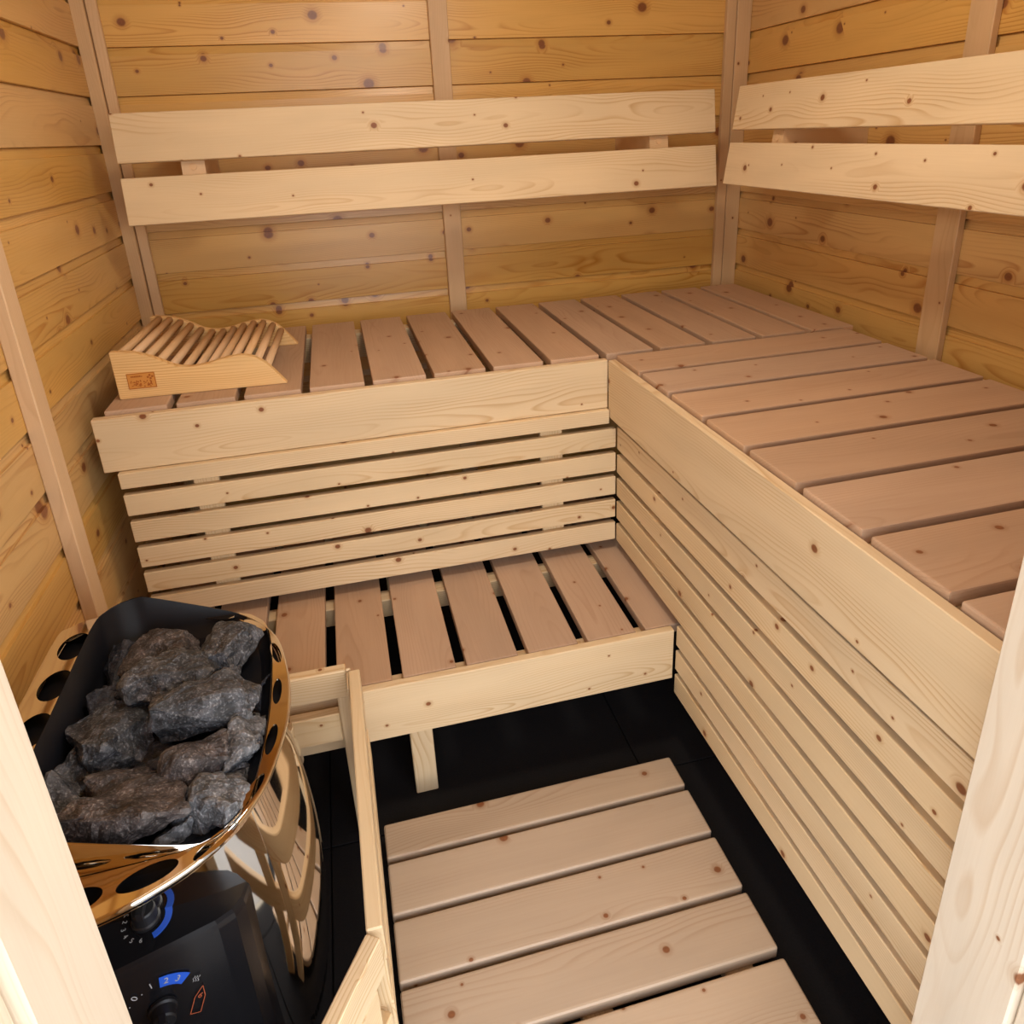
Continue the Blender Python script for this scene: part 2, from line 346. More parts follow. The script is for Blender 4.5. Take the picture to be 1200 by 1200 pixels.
# ------------------------------------------------------------------ upper bench, back run
H = 0.8135; TT = 0.022; ZT = H+0.009
PB = 0.136
bb = tag(empty('bench', (-0.2, 0.3, 0)), 'upper pine bench run along the back wall, under the headrest', 'bench')
def child(o, parent):    # keep the world placement of o under a placed parent
    o.parent = parent; o.matrix_parent_inverse = Matrix.Translation(parent.location).inverted() if parent.rotation_euler.z == 0 else parent.matrix_basis.inverted()
    return o
def P(name, lo, hi, axis, mat, parent, bev=0.002, seg=1):
    return child(B(name, lo, hi, axis, mat, None, bev, seg), parent)
for i in range(13):
    x1 = -1.0936+PB*(i+1)-0.009; x0 = x1-PB+0.018
    if i == 0: x0 = -1.088
    if i == 12: x1 = 0.665
    jit = random.Random(i).uniform(-0.002, 0.002)
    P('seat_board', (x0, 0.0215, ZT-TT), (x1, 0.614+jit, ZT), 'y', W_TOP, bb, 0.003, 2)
P('fascia_board', (-1.110, 0.0, H-0.118), (-0.001, 0.019, H), 'x', W_BENCH, bb, 0.0015)
P('support_rail', (-1.10, 0.0195, H-0.085), (0.68, 0.06, ZT-TT-0.0005), 'x', W_BENCH, bb)
P('support_rail', (-1.10, 0.55, H-0.085), (0.68, 0.60, ZT-TT-0.0005), 'x', W_BENCH, bb)
P('leg', (0.60, 0.55, 0), (0.645, 0.595, H-0.086), 'z', W_BENCH, bb)
P('leg', (-1.098, 0.55, 0), (-1.053, 0.595, H-0.086), 'z', W_BENCH, bb)

# upper bench, right run (stands a hair off square)
rb = tag(empty('bench', (0.3, -0.5, 0)), 'upper pine bench run along the right wall, its boards lying crosswise', 'bench')
rb.rotation_euler = (0, 0, 0)
RA = 0.0089
Rrot = Matrix.Rotation(RA, 4, 'Z')
def PR(name, lo, hi, axis, mat, parent, bev=0.002, seg=1):
    o = B(name, lo, hi, axis, mat, None, bev, seg)
    bpy.context.view_layer.update()
    Mx = Rrot @ (Matrix.Translation(o.location) @ o.rotation_euler.to_matrix().to_4x4())
    o.matrix_basis = Mx
    return child(o, parent)
for i in range(8):
    y1 = -0.0009-0.1423*i; y0 = y1-0.1423+0.016
    if y0 < YF+0.01: y0 = YF+0.012
    PR('seat_board', (0.021, y0, ZT-TT), (0.632+random.Random(i+50).uniform(-0.002, 0.002), y1, ZT), 'x', W_TOP, rb, 0.003, 2)
PR('fascia_board', (0.0, YF+0.012, H-0.1405), (0.0185, -0.0005, H), 'y', W_BENCH, rb, 0.0015)
PR('support_rail', (0.0195, YF+0.012, H-0.085), (0.06, 0.017, ZT-TT-0.0005), 'y', W_BENCH, rb)
PR('support_rail', (0.60, YF+0.012, H-0.075), (0.675, 0.017, ZT-TT-0.0005), 'y', W_BENCH, rb)
PR('leg', (0.60, -0.6, 0), (0.645, -0.55, H-0.076), 'z', W_BENCH, rb)
PR('leg', (0.60, -1.06, 0), (0.645, -1.01, H-0.076), 'z', W_BENCH, rb)

# ------------------------------------------------------------------ slatted skirts
sk = tag(empty('slatted_panel', (-0.53, 0, 0)), 'slatted pine skirt below the rear upper bench', 'panel')
PS = 0.0636
for i in range(6):
    top = 0.652-PS*(i-1)-0.0075; bot = 0.652-PS*i+0.0075
    if i == 0: top = 0.6945
    if i == 5: bot = 0.341
    x1 = 0.0155 if i else -0.0015
    P('slat', (-1.082, -0.013, bot), (x1, 0.003, top), 'x', W_BENCH, sk, 0.0012)
P('batten', (-0.944, 0.0035, 0.345), (-0.891, 0.0185, 0.694), 'z', W_BENCH, sk)
P('batten', (-0.169, 0.0035, 0.345), (-0.114, 0.0185, 0.694), 'z', W_BENCH, sk)
sr = tag(empty('slatted_panel', (0.02, -0.55, 0)), 'long slatted pine skirt below the right upper bench, down to the floor', 'panel')
RS, RP = 0.6472, 0.0632
for k in range(1, 9):
    top = RS-RP*(k-1)-0.0072; bot = RS-RP*k+0.0072
    if k == 1: top = RS+0.003
    if k == 8: bot = 0.148
    yl = -0.0145 if k < 6 else -0.3575
    if k == 5: yl = -0.0145
    PR('slat', (0.0175, YF+0.012, bot), (0.032, yl, top), 'y', W_BENCH, sr, 0.0012)
for y in (-0.22, -0.66, -1.02):
    PR('batten', (0.0325, y-0.03, 0.155 if y < -0.5 else 0.335), (0.05, y+0.03, 0.725), 'z', W_BENCH, sr)

# ------------------------------------------------------------------ lower bench
L = 0.3124
lb = tag(empty('bench', (-0.3, -0.1, 0)), 'low pine step bench in the corner with one leg showing', 'bench')
x = -0.5707-0.1298*4
k = 0
while True:
    x0 = x+0.011; x1 = x+0.1298-0.011
    if x0 > -0.01: break
    if x0 > -0.09: x1 = 0.062
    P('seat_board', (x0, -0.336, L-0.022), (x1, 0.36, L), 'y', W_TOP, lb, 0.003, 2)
    x += 0.1298
P('fascia_board', (-1.02, -0.356, L-0.1272), (0.0165, -0.3375, L), 'x', W_BENCH, lb, 0.0015)
P('support_rail', (-1.09, -0.337, L-0.07), (0.0165, -0.295, L-0.0225), 'x', W_BENCH, lb)
P('support_rail', (-1.09, -0.03, L-0.07), (0.0165, 0.012, L-0.0225), 'x', W_BENCH, lb)
P('support_rail', (-1.09, 0.31, L-0.07), (0.0165, 0.352, L-0.0225), 'x', W_BENCH, lb)
P('leg', (-0.560, -0.3365, 0), (-0.513, -0.294, L-0.0705), 'z', W_BENCH, lb)
P('leg', (-1.085, -0.3365, 0), (-1.040, -0.294, L-0.0705), 'z', W_BENCH, lb)
P('leg', (-0.560, 0.31, 0), (-0.513, 0.352, L-0.0705), 'z', W_BENCH, lb)
P('leg', (-0.03, 0.31, 0), (0.015, 0.352, L-0.0705), 'z', W_BENCH, lb)

# ------------------------------------------------------------------ duckboard
dk = tag(empty('duckboard', (-0.33, -0.75, 0)), 'pine duckboard of wide boards on the black floor', 'duckboard')
dk.rotation_euler = (0, 0, 0)
A = [-0.4364, -0.5236, -0.635, -0.7479, -0.8617, -0.976]; Bn = [-0.5065, -0.618, -0.7316, -0.8412, -0.957, -1.07]
Drot = Matrix.Translation((-0.3, -0.6, 0)) @ Matrix.Rotation(0.0047, 4, 'Z') @ Matrix.Translation((0.3, 0.6, 0))
def PD(name, lo, hi, axis, mat, bev, seg):
    o = B(name, lo, hi, axis, mat, None, bev, seg)
    o.matrix_basis = Drot @ (Matrix.Translation(o.location) @ o.rotation_euler.to_matrix().to_4x4())
    return child(o, dk)
for a, b in zip(A, Bn):
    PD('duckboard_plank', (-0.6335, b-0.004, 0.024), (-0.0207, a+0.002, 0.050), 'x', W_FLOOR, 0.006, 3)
for x0 in (-0.615, -0.36, -0.115):
    PD('runner', (x0, -1.06, 0.0), (x0+0.05, -0.445, 0.0235), 'y', W_FLOOR, 0.002, 1)

# ------------------------------------------------------------------ backrests
def backrest(name, label, wall):
    t = tag(empty(name, (-0.3, 0.46, 0) if wall == 'back' else (0.46, -0.3, 0)), label, 'backrest')
    if wall == 'back':
        T = 0.1565; off, ztop = 0.4663, 1.4019
        zs = ((1.4019, 1.2912), (1.2577, 1.1494)); a0, a1 = -1.0596, 0.4849
        brs = (-0.895, 0.323); wallc = 0.7275
    else:
        T = 0.1372; off, ztop = 0.4871, 1.4013
        zs = ((1.4013, 1.2959), (1.2645, 1.1610)); a0, a1 = YF+0.02, 0.3398
        brs = (0.151, -0.75); wallc = 0.7235
    th = math.atan(T); cs_, sn = math.cos(th), math.sin(th)
    for z1, z0 in zs:
        ln = (z1-z0)/cs_; zc = (z0+z1)/2; pc = off-T*(ztop-zc)
        me = box_mesh(a1-a0, ln, 0.018, W_BENCH, 0.0015)
        o = link('backrest_board', me, None)
        # local y up along the board, local z out into the room
        if wall == 'back': Y = Vector((0, sn, cs_)); Z = Vector((0, -cs_, sn)); c = Vector(((a0+a1)/2, pc, zc))
        else: Y = Vector((sn, 0, cs_)); Z = Vector((-cs_, 0, sn)); c = Vector((pc, (a0+a1)/2, zc))
        o.matrix_basis = Matrix.Translation(c-Z*0.009) @ Matrix((Y.cross(Z), Y, Z)).transposed().to_4x4()
        child(o, t)
    for b in brs:
        # bracket: tapered upright behind the boards, reaching back to the wall
        z1, z0 = zs[0][0]-0.02, zs[1][1]+0.02
        def py(z): return off-T*(ztop-z)+0.0195/cs_
        hw = 0.027 if wall == 'back' else 0.022
        bm = bmesh.new()
        pr = [(py(z0), z0), (wallc-0.0005, z0+0.03), (wallc-0.0005, z1-0.03), (py(z1), z1)]
        va = [bm.verts.new((-hw, p, z)) for p, z in pr]; vb = [bm.verts.new((hw, p, z)) for p, z in pr]
        bm.faces.new(va); bm.faces.new(vb[::-1])
        for i in range(4): bm.faces.new((va[i], vb[i], vb[(i+1) % 4], va[(i+1) % 4]))
        bmesh.ops.recalc_face_normals(bm, faces=bm.faces)
        if wall == 'back': o = bm_obj('bracket', bm, W_POST, None, (b, 0, 0))
        else: o = bm_obj('bracket', bm, W_POST, None, (0, b, 0), (0, 0, 0)); bm2 = None
        if wall == 'right':
            for v in o.data.vertices: v.co = Vector((v.co.y, v.co.x, v.co.z))
            o.data.flip_normals()
        child(o, t)
        # plugged screw hole on the bracket
        bm = bmesh.new(); bmesh.ops.create_cone(bm, cap_ends=True, segments=16, radius1=0.0085, radius2=0.0085, depth=0.004)
        zz = 1.2755; pz = off-T*(ztop-zz)+0.0195/cs_
        pl = bm_obj('screw_plug', bm, W_DOWEL)
        Zv = Vector((0, -cs_, sn)) if wall == 'back' else Vector((-cs_, 0, sn))
        loc = Vector((b, pz, zz)) if wall == 'back' else Vector((pz, b, zz))
        pl.matrix_basis = Matrix.Translation(loc) @ Zv.to_track_quat('Z', 'Y').to_matrix().to_4x4()
        child(pl, t)
    return t
backrest('backrest', 'two-board pine backrest on the back wall', 'back')
backrest('backrest', 'two-board pine backrest on the right wall', 'right')

# ------------------------------------------------------------------ headrest
hr = tag(empty('headrest', (-1.072, 0.089, ZT), R(-2.5)), 'wavy slatted pine headrest with brown stamp on upper bench', 'headrest')
topc = [(0.0, 0.105), (0.036, 0.102), (0.069, 0.092), (0.098, 0.078), (0.123, 0.064), (0.154, 0.058), (0.187, 0.061), (0.217, 0.068), (0.243, 0.072), (0.267, 0.072), (0.291, 0.064), (0.313, 0.046), (0.331, 0.023), (0.348, 0.0)]
def catmull(pts, n=6):
    out = []
    for i in range(len(pts)-1):
        p0 = pts[max(i-1, 0)]; p1 = pts[i]; p2 = pts[i+1]; p3 = pts[min(i+2, len(pts)-1)]
        for j in range(n):
            t = j/n
            out.append(tuple(0.5*((2*p1[k])+(-p0[k]+p2[k])*t+(2*p0[k]-5*p1[k]+4*p2[k]-p3[k])*t*t+(-p0[k]+3*p1[k]-3*p2[k]+p3[k])*t**3) for k in range(len(p1))))
    out.append(pts[-1]); return out
tc_ = catmull(topc, 4)
def extrude_poly(pts, d, bev=0.0015):
    """polygon in XZ extruded along +Y"""
    bm = bmesh.new(); a = [bm.verts.new((x, 0, z)) for x, z in pts]; b = [bm.verts.new((x, d, z)) for x, z in pts]
    bm.faces.new(a); bm.faces.new(b[::-1])
    for i in range(len(pts)): bm.faces.new((a[i], b[i], b[(i+1) % len(pts)], a[(i+1) % len(pts)]))
    bmesh.ops.recalc_face_normals(bm, faces=bm.faces)
    if bev:
        es = [e for e in bm.edges if len(e.link_faces) == 2 and e.calc_face_angle(0) > 0.6]
        bmesh.ops.bevel(bm, geom=es, offset=bev, segments=2, affect='EDGES', clamp_overlap=True)
    return bm
poly = [(x, max(z, 0.0)) for x, z in tc_] + [(0.0, 0.0)]
bm_obj('side_panel', extrude_poly(poly, 0.018), W_REST, hr, (0, 0, 0.0005))
bm_obj('side_panel', extrude_poly(poly, 0.018), W_REST, hr, (0, 0.332, 0.0005))
# curve length for dowels
def at_len(f):
    ds = [0]
    for a, b in zip(tc_, tc_[1:]): ds.append(ds[-1]+math.dist(a, b))
    s = f*ds[-1]
    for i in range(len(tc_)-1):
        if ds[i+1] >= s:
            t = (s-ds[i])/(ds[i+1]-ds[i]); a, b = tc_[i], tc_[i+1]
            d = Vector((b[0]-a[0], b[1]-a[1])).normalized(); return a[0]+(b[0]-a[0])*t, a[1]+(b[1]-a[1])*t, d
nd = 13
for i in range(nd):
    x0, z0, d = at_len(0.055+0.80*i/(nd-1))
    nrm = Vector((-d.y, d.x))
    cx, cz = x0-nrm.x*0.006, z0-nrm.y*0.006
    bm = bmesh.new(); bmesh.ops.create_cone(bm, cap_ends=True, segments=14, radius1=0.0085, radius2=0.0085, depth=0.316)
    bmesh.ops.rotate(bm, cent=(0, 0, 0), matrix=Matrix.Rotation(R(90), 3, 'Y'), verts=bm.verts)
    bm_obj('dowel', bm, W_DOWEL, hr, (cx, 0.175, cz), (0, 0, R(90)), smooth=True)
# stamp
sx0, sx1, sz0, sz1 = 0.024, 0.080, 0.022, 0.056
def flat_rect(x0, x1, z0, z1, y=-0.0012, t=0.0010):
    return extrude_poly([(x0, z0), (x1, z0), (x1, z1), (x0, z1)], t, 0)
stp = bm_obj('stamp', flat_rect(sx0, sx1, sz0, sz1), BRANDL, hr, (0, -0.0008, 0))
def text_mesh(name, s, size, mat, parent, M4, extr=0.0002, align='CENTER'):
    cu = bpy.data.curves.new(name, 'FONT'); cu.body = s; cu.size = size; cu.extrude = extr; cu.align_x = align; cu.align_y = 'CENTER'; cu.resolution_u = 3
    to = bpy.data.objects.new('t', cu); C.objects.link(to)
    dg = bpy.context.evaluated_depsgraph_get(); me = bpy.data.meshes.new_from_object(to.evaluated_get(dg))
    bpy.data.objects.remove(to); me.name = name
    me.materials.clear(); o = link(name, me, mat, parent); o.matrix_local = M4
    return o
TM = lambda x, z: Matrix.Translation((x, -0.0014, z)) @ Matrix.Rotation(R(90), 4, 'X')
# its lettering is worn beyond reading: a small line over a row of bold burnt marks
sb = bmesh.new(); rs = random.Random(5)
for k in range(7):
    x = 0.032+k*0.0034; hh = rs.uniform(0.0022, 0.0036)
    sb.faces.new([sb.verts.new(p) for p in ((x, 0, 0.0475), (x+0.0028, 0, 0.0475), (x+0.0028, 0, 0.0475+hh), (x, 0, 0.0475+hh))])
for k in range(44):
    x = 0.0285+rs.uniform(0, 0.043); z = 0.0255+rs.uniform(0, 0.0125); wv_, hv = rs.uniform(0.0012, 0.0035), rs.uniform(0.0012, 0.0042)
    sb.faces.new([sb.verts.new(p) for p in ((x, -k*2e-6, z), (x+wv_, -k*2e-6, z+rs.uniform(-0.0006, 0.0006)), (x+wv_*0.9, -k*2e-6, z+hv), (x, -k*2e-6, z+hv*0.9))])
bm_obj('stamp_marks', sb, BRAND, stp, (0, -0.0013, 0))
b_ = bmesh.new()
for x0, x1, z0, z1 in ((sx0, sx1, sz0, sz0+0.0015), (sx0, sx1, sz1-0.0012, sz1), (sx0, sx0+0.0012, sz0, sz1), (sx1-0.0012, sx1, sz0, sz1)):
    vs = [b_.verts.new(p) for p in ((x0, 0, z0), (x1, 0, z0), (x1, 0, z1), (x0, 0, z1))]; b_.faces.new(vs)
for (cx, cz) in ((0.070, 0.050), (0.071, 0.043), (0.075, 0.047), (0.066, 0.046)):
    bmesh.ops.create_circle(b_, cap_ends=True, segments=8, radius=0.0024, matrix=Matrix.Translation((cx, 0, cz)) @ Matrix.Rotation(R(90), 4, 'X'))
bm_obj('stamp_border', b_, BRAND, stp, (0, -0.0013, 0))

# ------------------------------------------------------------------ heater
HY = -0.677; ZR = 0.60
ht = tag(empty('sauna_heater', (-1.13, HY, 0.0)), 'polished steel sauna heater with black control box and stones on top', 'heater')
HM = Matrix.Translation((1.13, -HY, 0))          # world -> heater local
half = [(-1.095, 0.0), (-1.095, 0.235), (-1.082, 0.268), (-1.05, 0.284), (-0.98, 0.284), (-0.906, 0.268), (-0.857, 0.251), (-0.807, 0.221), (-0.765, 0.172), (-0.741, 0.112), (-0.726, 0.0)]
inh = [(-1.010, 0.0), (-1.010, 0.150), (-0.998, 0.190), (-0.970, 0.210), (-0.93, 0.213), (-0.85, 0.211), (-0.812, 0.206), (-0.788, 0.192), (-0.767, 0.162), (-0.755, 0.100), (-0.750, 0.0)]
def closed(h, n=6):
    pts = h+[(x, -y) for x, y in h[-2:0:-1]]
    m = len(pts); out = []
    for i in range(m):
        p0, p1, p2, p3 = pts[(i-1) % m], pts[i], pts[(i+1) % m], pts[(i+2) % m]
        for j in range(n):
            t = j/n
            out.append(tuple(0.5*((2*p1[k])+(-p0[k]+p2[k])*t+(2*p0[k]-5*p1[k]+4*p2[k]-p3[k])*t*t+(-p0[k]+3*p1[k]-3*p2[k]+p3[k])*t**3) for k in (0, 1)))
    return [Vector((x+1.13, y)) for x, y in out]
OUT = closed(half); INN = [Vector((p.x, p.y*(1.10 if p.y > 0 else 1.0))) for p in closed(inh)]
def offset_loop(lp, d):
    n = len(lp); o = []
    for i in range(n):
        t = (lp[(i+1) % n]-lp[i-1]).normalized(); o.append(lp[i]+Vector((t.y, -t.x))*d)
    return o
area = sum(a.x*b.y-b.x*a.y for a, b in zip(OUT, OUT[1:]+OUT[:1]))
SG = 1 if area > 0 else -1     # outward sign for offset_loop
# perforated rim sheet
cu = bpy.data.curves.new('rim', 'CURVE'); cu.dimensions = '2D'; cu.fill_mode = 'BOTH'; cu.extrude = 0.001
def spl(pts):
    s = cu.splines.new('POLY'); s.points.add(len(pts)-1)
    for p, q in zip(s.points, pts): p.co = (q[0], q[1], 0, 1)
    s.use_cyclic_u = True
spl(OUT); spl(offset_loop(INN, 0.001*SG))
holes = [(-0.742, 0.02, 90, 0.026, 0.0062), (-0.7485, 0.107, 75, 0.026, 0.0065), (-0.7855, 0.187, 47, 0.026, 0.0075), (-0.848, 0.2335, 23, 0.030, 0.0115), (-0.915, 0.2465, 12, 0.027, 0.0125), (-0.98, 0.258, 6, 0.025, 0.0135),
         (-0.7445, -0.07, -82, 0.026, 0.0065), (-0.762, -0.148, -63, 0.026, 0.0065), (-0.7955, -0.2075, -40, 0.028, 0.0085), (-0.862, -0.2315, -17, 0.031, 0.0125), (-0.932, -0.243, -10, 0.028, 0.0145), (-0.998, -0.248, -4, 0.026, 0.0155),
         (-1.060, 0.215, 90, 0.033, 0.022), (-1.060, 0.125, 90, 0.033, 0.022), (-1.060, 0.035, 90, 0.033, 0.022), (-1.060, -0.055, 90, 0.033, 0.022), (-1.060, -0.145, 90, 0.033, 0.022)]
for x, y, a, ra_, rb_ in holes:
    ca, sa = math.cos(R(-a)), math.sin(R(-a))
    pts = []
    for k in range(28):
        t = 2*math.pi*k/28; px, py_ = ra_*math.cos(t), rb_*math.sin(t)
        pts.append((x+1.13+px*ca-py_*sa, y+px*sa+py_*ca))
    spl(pts)
to = bpy.data.objects.new('t', cu); C.objects.link(to); to.location = (0, 0, 0)
dg = bpy.context.evaluated_depsgraph_get(); me = bpy.data.meshes.new_from_object(to.evaluated_get(dg)); bpy.data.objects.remove(to)
me.materials.clear(); me.name = 'rim'
rim = link('rim', me, CHROME, ht, (0, 0, ZR))
def loft(loops, closed_ring=True, cap_top=False, cap_bot=False):
    bm = bmesh.new(); rows = [[bm.verts.new(p) for p in lp] for lp in loops]
    n = len(rows[0])
    for r0, r1 in zip(rows, rows[1:]):
        for i in range(n): bm.faces.new((r0[i], r0[(i+1) % n], r1[(i+1) % n], r1[i]))
    if cap_bot: bm.faces.new(rows[0][::-1])
    if cap_top: bm.faces.new(rows[-1])
    return bm
def v3(lp, z): return [(p.x, p.y, z) for p in lp]
# rolled outer edge of the rim
ed = []
for k in range(9):
    t = math.pi*(0.5-1.25*k/8)
    ed.append(v3(offset_loop(OUT, SG*(0.0035*math.cos(t)-0.0005)), ZR-0.0035+0.0045*math.sin(t)))
lip = [v3(offset_loop(OUT, -0.0045*SG), ZR-0.0075), v3(offset_loop(OUT, -0.006*SG), ZR-0.018)]
bm_obj('rim_edge', loft(ed+lip), CHROME, ht, smooth=True)
# body with a bulging face
body = []
nb = 16
for k in range(nb+1):
    t = k/nb; z = 0.10+(ZR-0.022-0.10)*t
    bul = 0.020*math.sin(math.pi*min(1, t*1.05+0.02)) - 0.012
    lp = []
    for p, q in zip(OUT, offset_loop(OUT, SG)):
        nrm = q-p; wx = max(0, min(1, (p.x-0.10)/0.2))
        yv = p.y+nrm.y*(bul*wx-0.006*(1-wx))
        yv = yv*0.86 if yv > 0 else -0.165*math.tanh(-yv/0.165)
        lp.append((p.x+nrm.x*(bul*wx-0.006*(1-wx)), yv, z))
    body.append(lp)
bm_obj('body', loft(body, cap_bot=True), CHROME, ht, smooth=True)
dk_floor = [v3(offset_loop(OUT, -0.0065*SG), ZR-0.0175)]
bm = bmesh.new(); bm.faces.new([bm.verts.new(p) for p in dk_floor[0]]); bm_obj('inner_deck', bm, DARKST, ht)
# stone basket: dark inside, polished collar outside, the wall side stands higher
def lift(x):
    t = min(1.0, max(0.0, (0.318-x)/0.14)); return t*0.058
def bl(off, z=None, zoff=0): 
    lp = offset_loop(INN, off*SG); return [(p.x, p.y, (ZR+lift(p.x)+zoff) if z is None else z) for p in lp]
def sl(f, z):
    cx_ = 0.24; return [(cx_+(p.x-cx_)*f, p.y*f, z) for p in INN]
bm_obj('stone_basket', loft([sl(0.60, 0.47), sl(0.68, 0.51), sl(0.74, 0.565), sl(0.90, 0.586), bl(-0.0022, 0.594), bl(-0.0020), bl(-0.0008, None, 0.0005)], cap_bot=True), DARKST, ht, smooth=True)
bm_obj('basket_collar', loft([bl(0.0, ZR-0.02), bl(0.0), bl(-0.0006, None, 0.0008)]), CHROME, ht, smooth=True)
# mounting plate to the wall and bracket
o = B('mounting_plate', (-1.147, HY-0.20, 0.15), (-1.1015, HY+0.20, 0.52), 'z', DARKST, None, 0.002); child(o, ht)
bm = bmesh.new(); bmesh.ops.create_cone(bm, cap_ends=True, segments=20, radius1=0.02, radius2=0.02, depth=0.05); o = bm_obj('wall_spacer', bm, MATTEP, None, (-1.124, HY+0.02, 0.565), (0, R(90), 0)); child(o, ht)
# control box
fp = [(-1.03, -0.800), (-1.03, -0.915), (-1.00, -0.912), (-0.90, -0.884), (-0.825, -0.862), (-0.806, -0.852), (-0.796, -0.838), (-0.785, -0.79), (-0.80, -0.72), (-0.95, -0.70)]
fpl = [Vector((x+1.13, y-HY)) for x, y in fp]
bm = bmesh.new(); n = len(fpl)
ctr = sum(fpl, Vector((0, 0)))/n
prof = [(1.0, 0.12), (1.0, 0.435), (0.99, 0.444), (0.965, 0.450)]
rows = [[bm.verts.new((ctr.x+(p.x-ctr.x)*s, ctr.y+(p.y-ctr.y)*s, z)) for p in fpl] for s, z in prof]
for r0, r1 in zip(rows, rows[1:]):
    for i in range(n): bm.faces.new((r0[i], r0[(i+1) % n], r1[(i+1) % n], r1[i]))
bm.faces.new(rows[0][::-1]); bm.faces.new(rows[-1]); bmesh.ops.recalc_face_normals(bm, faces=bm.faces)
cb = bm_obj('control_box', bm, BLACKP, ht)
def ring_seg(r0, r1, a0, a1, t=0.0006, seg=14):
    bm = bmesh.new(); rows = []
    for k in range(seg+1):
        a = R(a0+(a1-a0)*k/seg); rows.append([bm.verts.new((r*math.cos(a), r*math.sin(a), z)) for r, z in ((r0, 0), (r1, 0), (r1, t), (r0, t))])
    for a, b in zip(rows, rows[1:]):
        for i in range(4): bm.faces.new((a[i], a[(i+1) % 4], b[(i+1) % 4], b[i]))
    bm.faces.new(rows[0]); bm.faces.new(rows[-1][::-1]); bmesh.ops.recalc_face_normals(bm, faces=bm.faces)
    return bm
def knob_mesh():
    bm = bmesh.new(); prof = [(0.0165, 0), (0.0165, 0.004), (0.0145, 0.006), (0.0135, 0.018), (0.012, 0.020), (0.0, 0.0202)]
    n = 32; rows = []
    for r, z in prof[:-1]: rows.append([bm.verts.new((r*math.cos(2*math.pi*i/n), r*math.sin(2*math.pi*i/n), z)) for i in range(n)])
    for r0, r1 in zip(rows, rows[1:]):
        for i in range(n): bm.faces.new((r0[i], r0[(i+1) % n], r1[(i+1) % n], r1[i]))
    bm.faces.new(rows[-1]); bm.faces.new(rows[0][::-1])
    # grip bar across the knob
    g = bmesh.ops.create_cube(bm, size=1)['verts']; bmesh.ops.scale(bm, vec=(0.0075, 0.030, 0.012), verts=g); bmesh.ops.translate(bm, vec=(0, 0, 0.024), verts=g)
    return bm
def mat_frame(loc, X, Y):
    Z = X.cross(Y); return Matrix.Translation(loc) @ Matrix((X, Y, Z)).transposed().to_4x4()
# top dial
kt = bm_obj('control_knob', knob_mesh(), MATTEP, cb); kt.matrix_local = mat_frame(Vector((-0.909+1.13, -0.838-HY, 0.4505)), Vector((1, 0, 0)), Vector((0, 1, 0))); kt['label'] = 'knob on top of the black control box'
o = bm_obj('dial_arc', ring_seg(0.0215, 0.0295, -62, 38), BLUE, kt); o['label'] = 'blue arc'
o = bm_obj('dial_arc', ring_seg(0.0215, 0.0295, 42, 75), plain('grey_print', srgb(120, 120, 112), 0.4), kt); o['label'] = 'grey arc'
for s, a in (('6', -92), ('5', -117), ('4', -142), ('3', -165), ('2', 172), ('1', 150)):
    text_mesh('dial_number', s, 0.0075, WHITE, kt, Matrix.Translation((0.0255*math.cos(R(a)), 0.0255*math.sin(R(a)), 0.0004)) @ Matrix.Rotation(R(a+90), 4, 'Z'))
# front dial, on the slanting front face
fa = Vector((0.18, 0.05, 0)).normalized()
kf = bm_obj('control_knob', knob_mesh(), MATTEP, cb)
Fn = Vector((fa.y, -fa.x, 0))
kp = Vector((-0.900, -0.8840, 0.360))+Fn*0.0012
kf.matrix_local = mat_frame(kp-Vector((-1.13, HY, 0)), fa, Vector((0, 0, 1))); kf['label'] = 'knob on the front of the black control box'
o = bm_obj('dial_arc', ring_seg(0.034, 0.050, 42, 84), BLUE, kf); o['label'] = 'blue arc with numbers'
for s, a, rr_ in (('0', 150, 0.044), ('.', 138, 0.044), ('0', 122, 0.044), ('.', 112, 0.044), ('1', 96, 0.044), ('2', 74, 0.042), ('3', 56, 0.042)):
    text_mesh('dial_number', s, 0.012, WHITE, kf, Matrix.Translation((rr_*math.cos(R(a)), rr_*math.sin(R(a)), 0.0008)) @ Matrix.Rotation(R(a-90), 4, 'Z'))
# heat symbol: three wavy lines over a small ring
bm = bmesh.new()
for j in range(3):
    for k in range(10):
        u0, u1 = k/10, (k+1)/10
        f = lambda u: (j*0.0028-0.0028+0.0009*math.sin(u*9), u*0.009)
        a0, a1 = f(u0), f(u1)
        bm.faces.new([bm.verts.new(p) for p in ((a0[0], a0[1], 0), (a0[0]+0.0009, a0[1], 0), (a1[0]+0.0009, a1[1], 0), (a1[0], a1[1], 0))])
hsym = bm_obj('heat_symbol', bm, WHITE, kf); hsym.matrix_local = Matrix.Translation((0.042*math.cos(R(22)), 0.042*math.sin(R(22)), 0.0008)) @ Matrix.Rotation(R(-25), 4, 'Z')
# pointer outline with a 6
bm = bmesh.new(); tri = [Vector(p) for p in ((-0.006, -0.026), (0.006, -0.026), (0.006, 0.0), (0, 0.016), (-0.006, 0.0))]
for a, b in zip(tri, tri[1:]+tri[:1]):
    n_ = Vector((-(b-a).y, (b-a).x)).normalized()*0.0005
    bm.faces.new([bm.verts.new((p.x, p.y, 0)) for p in (a-n_, b-n_, b+n_, a+n_)])
ptr = bm_obj('pointer_outline', bm, ORANGE, kf); ptr.matrix_local = Matrix.Translation((0.040, -0.012, 0.0008)) @ Matrix.Rotation(R(-22), 4, 'Z')
text_mesh('dial_number', '6', 0.011, ORANGE, kf, Matrix.Translation((0.0405, -0.011, 0.0009)) @ Matrix.Rotation(R(-40), 4, 'Z'))

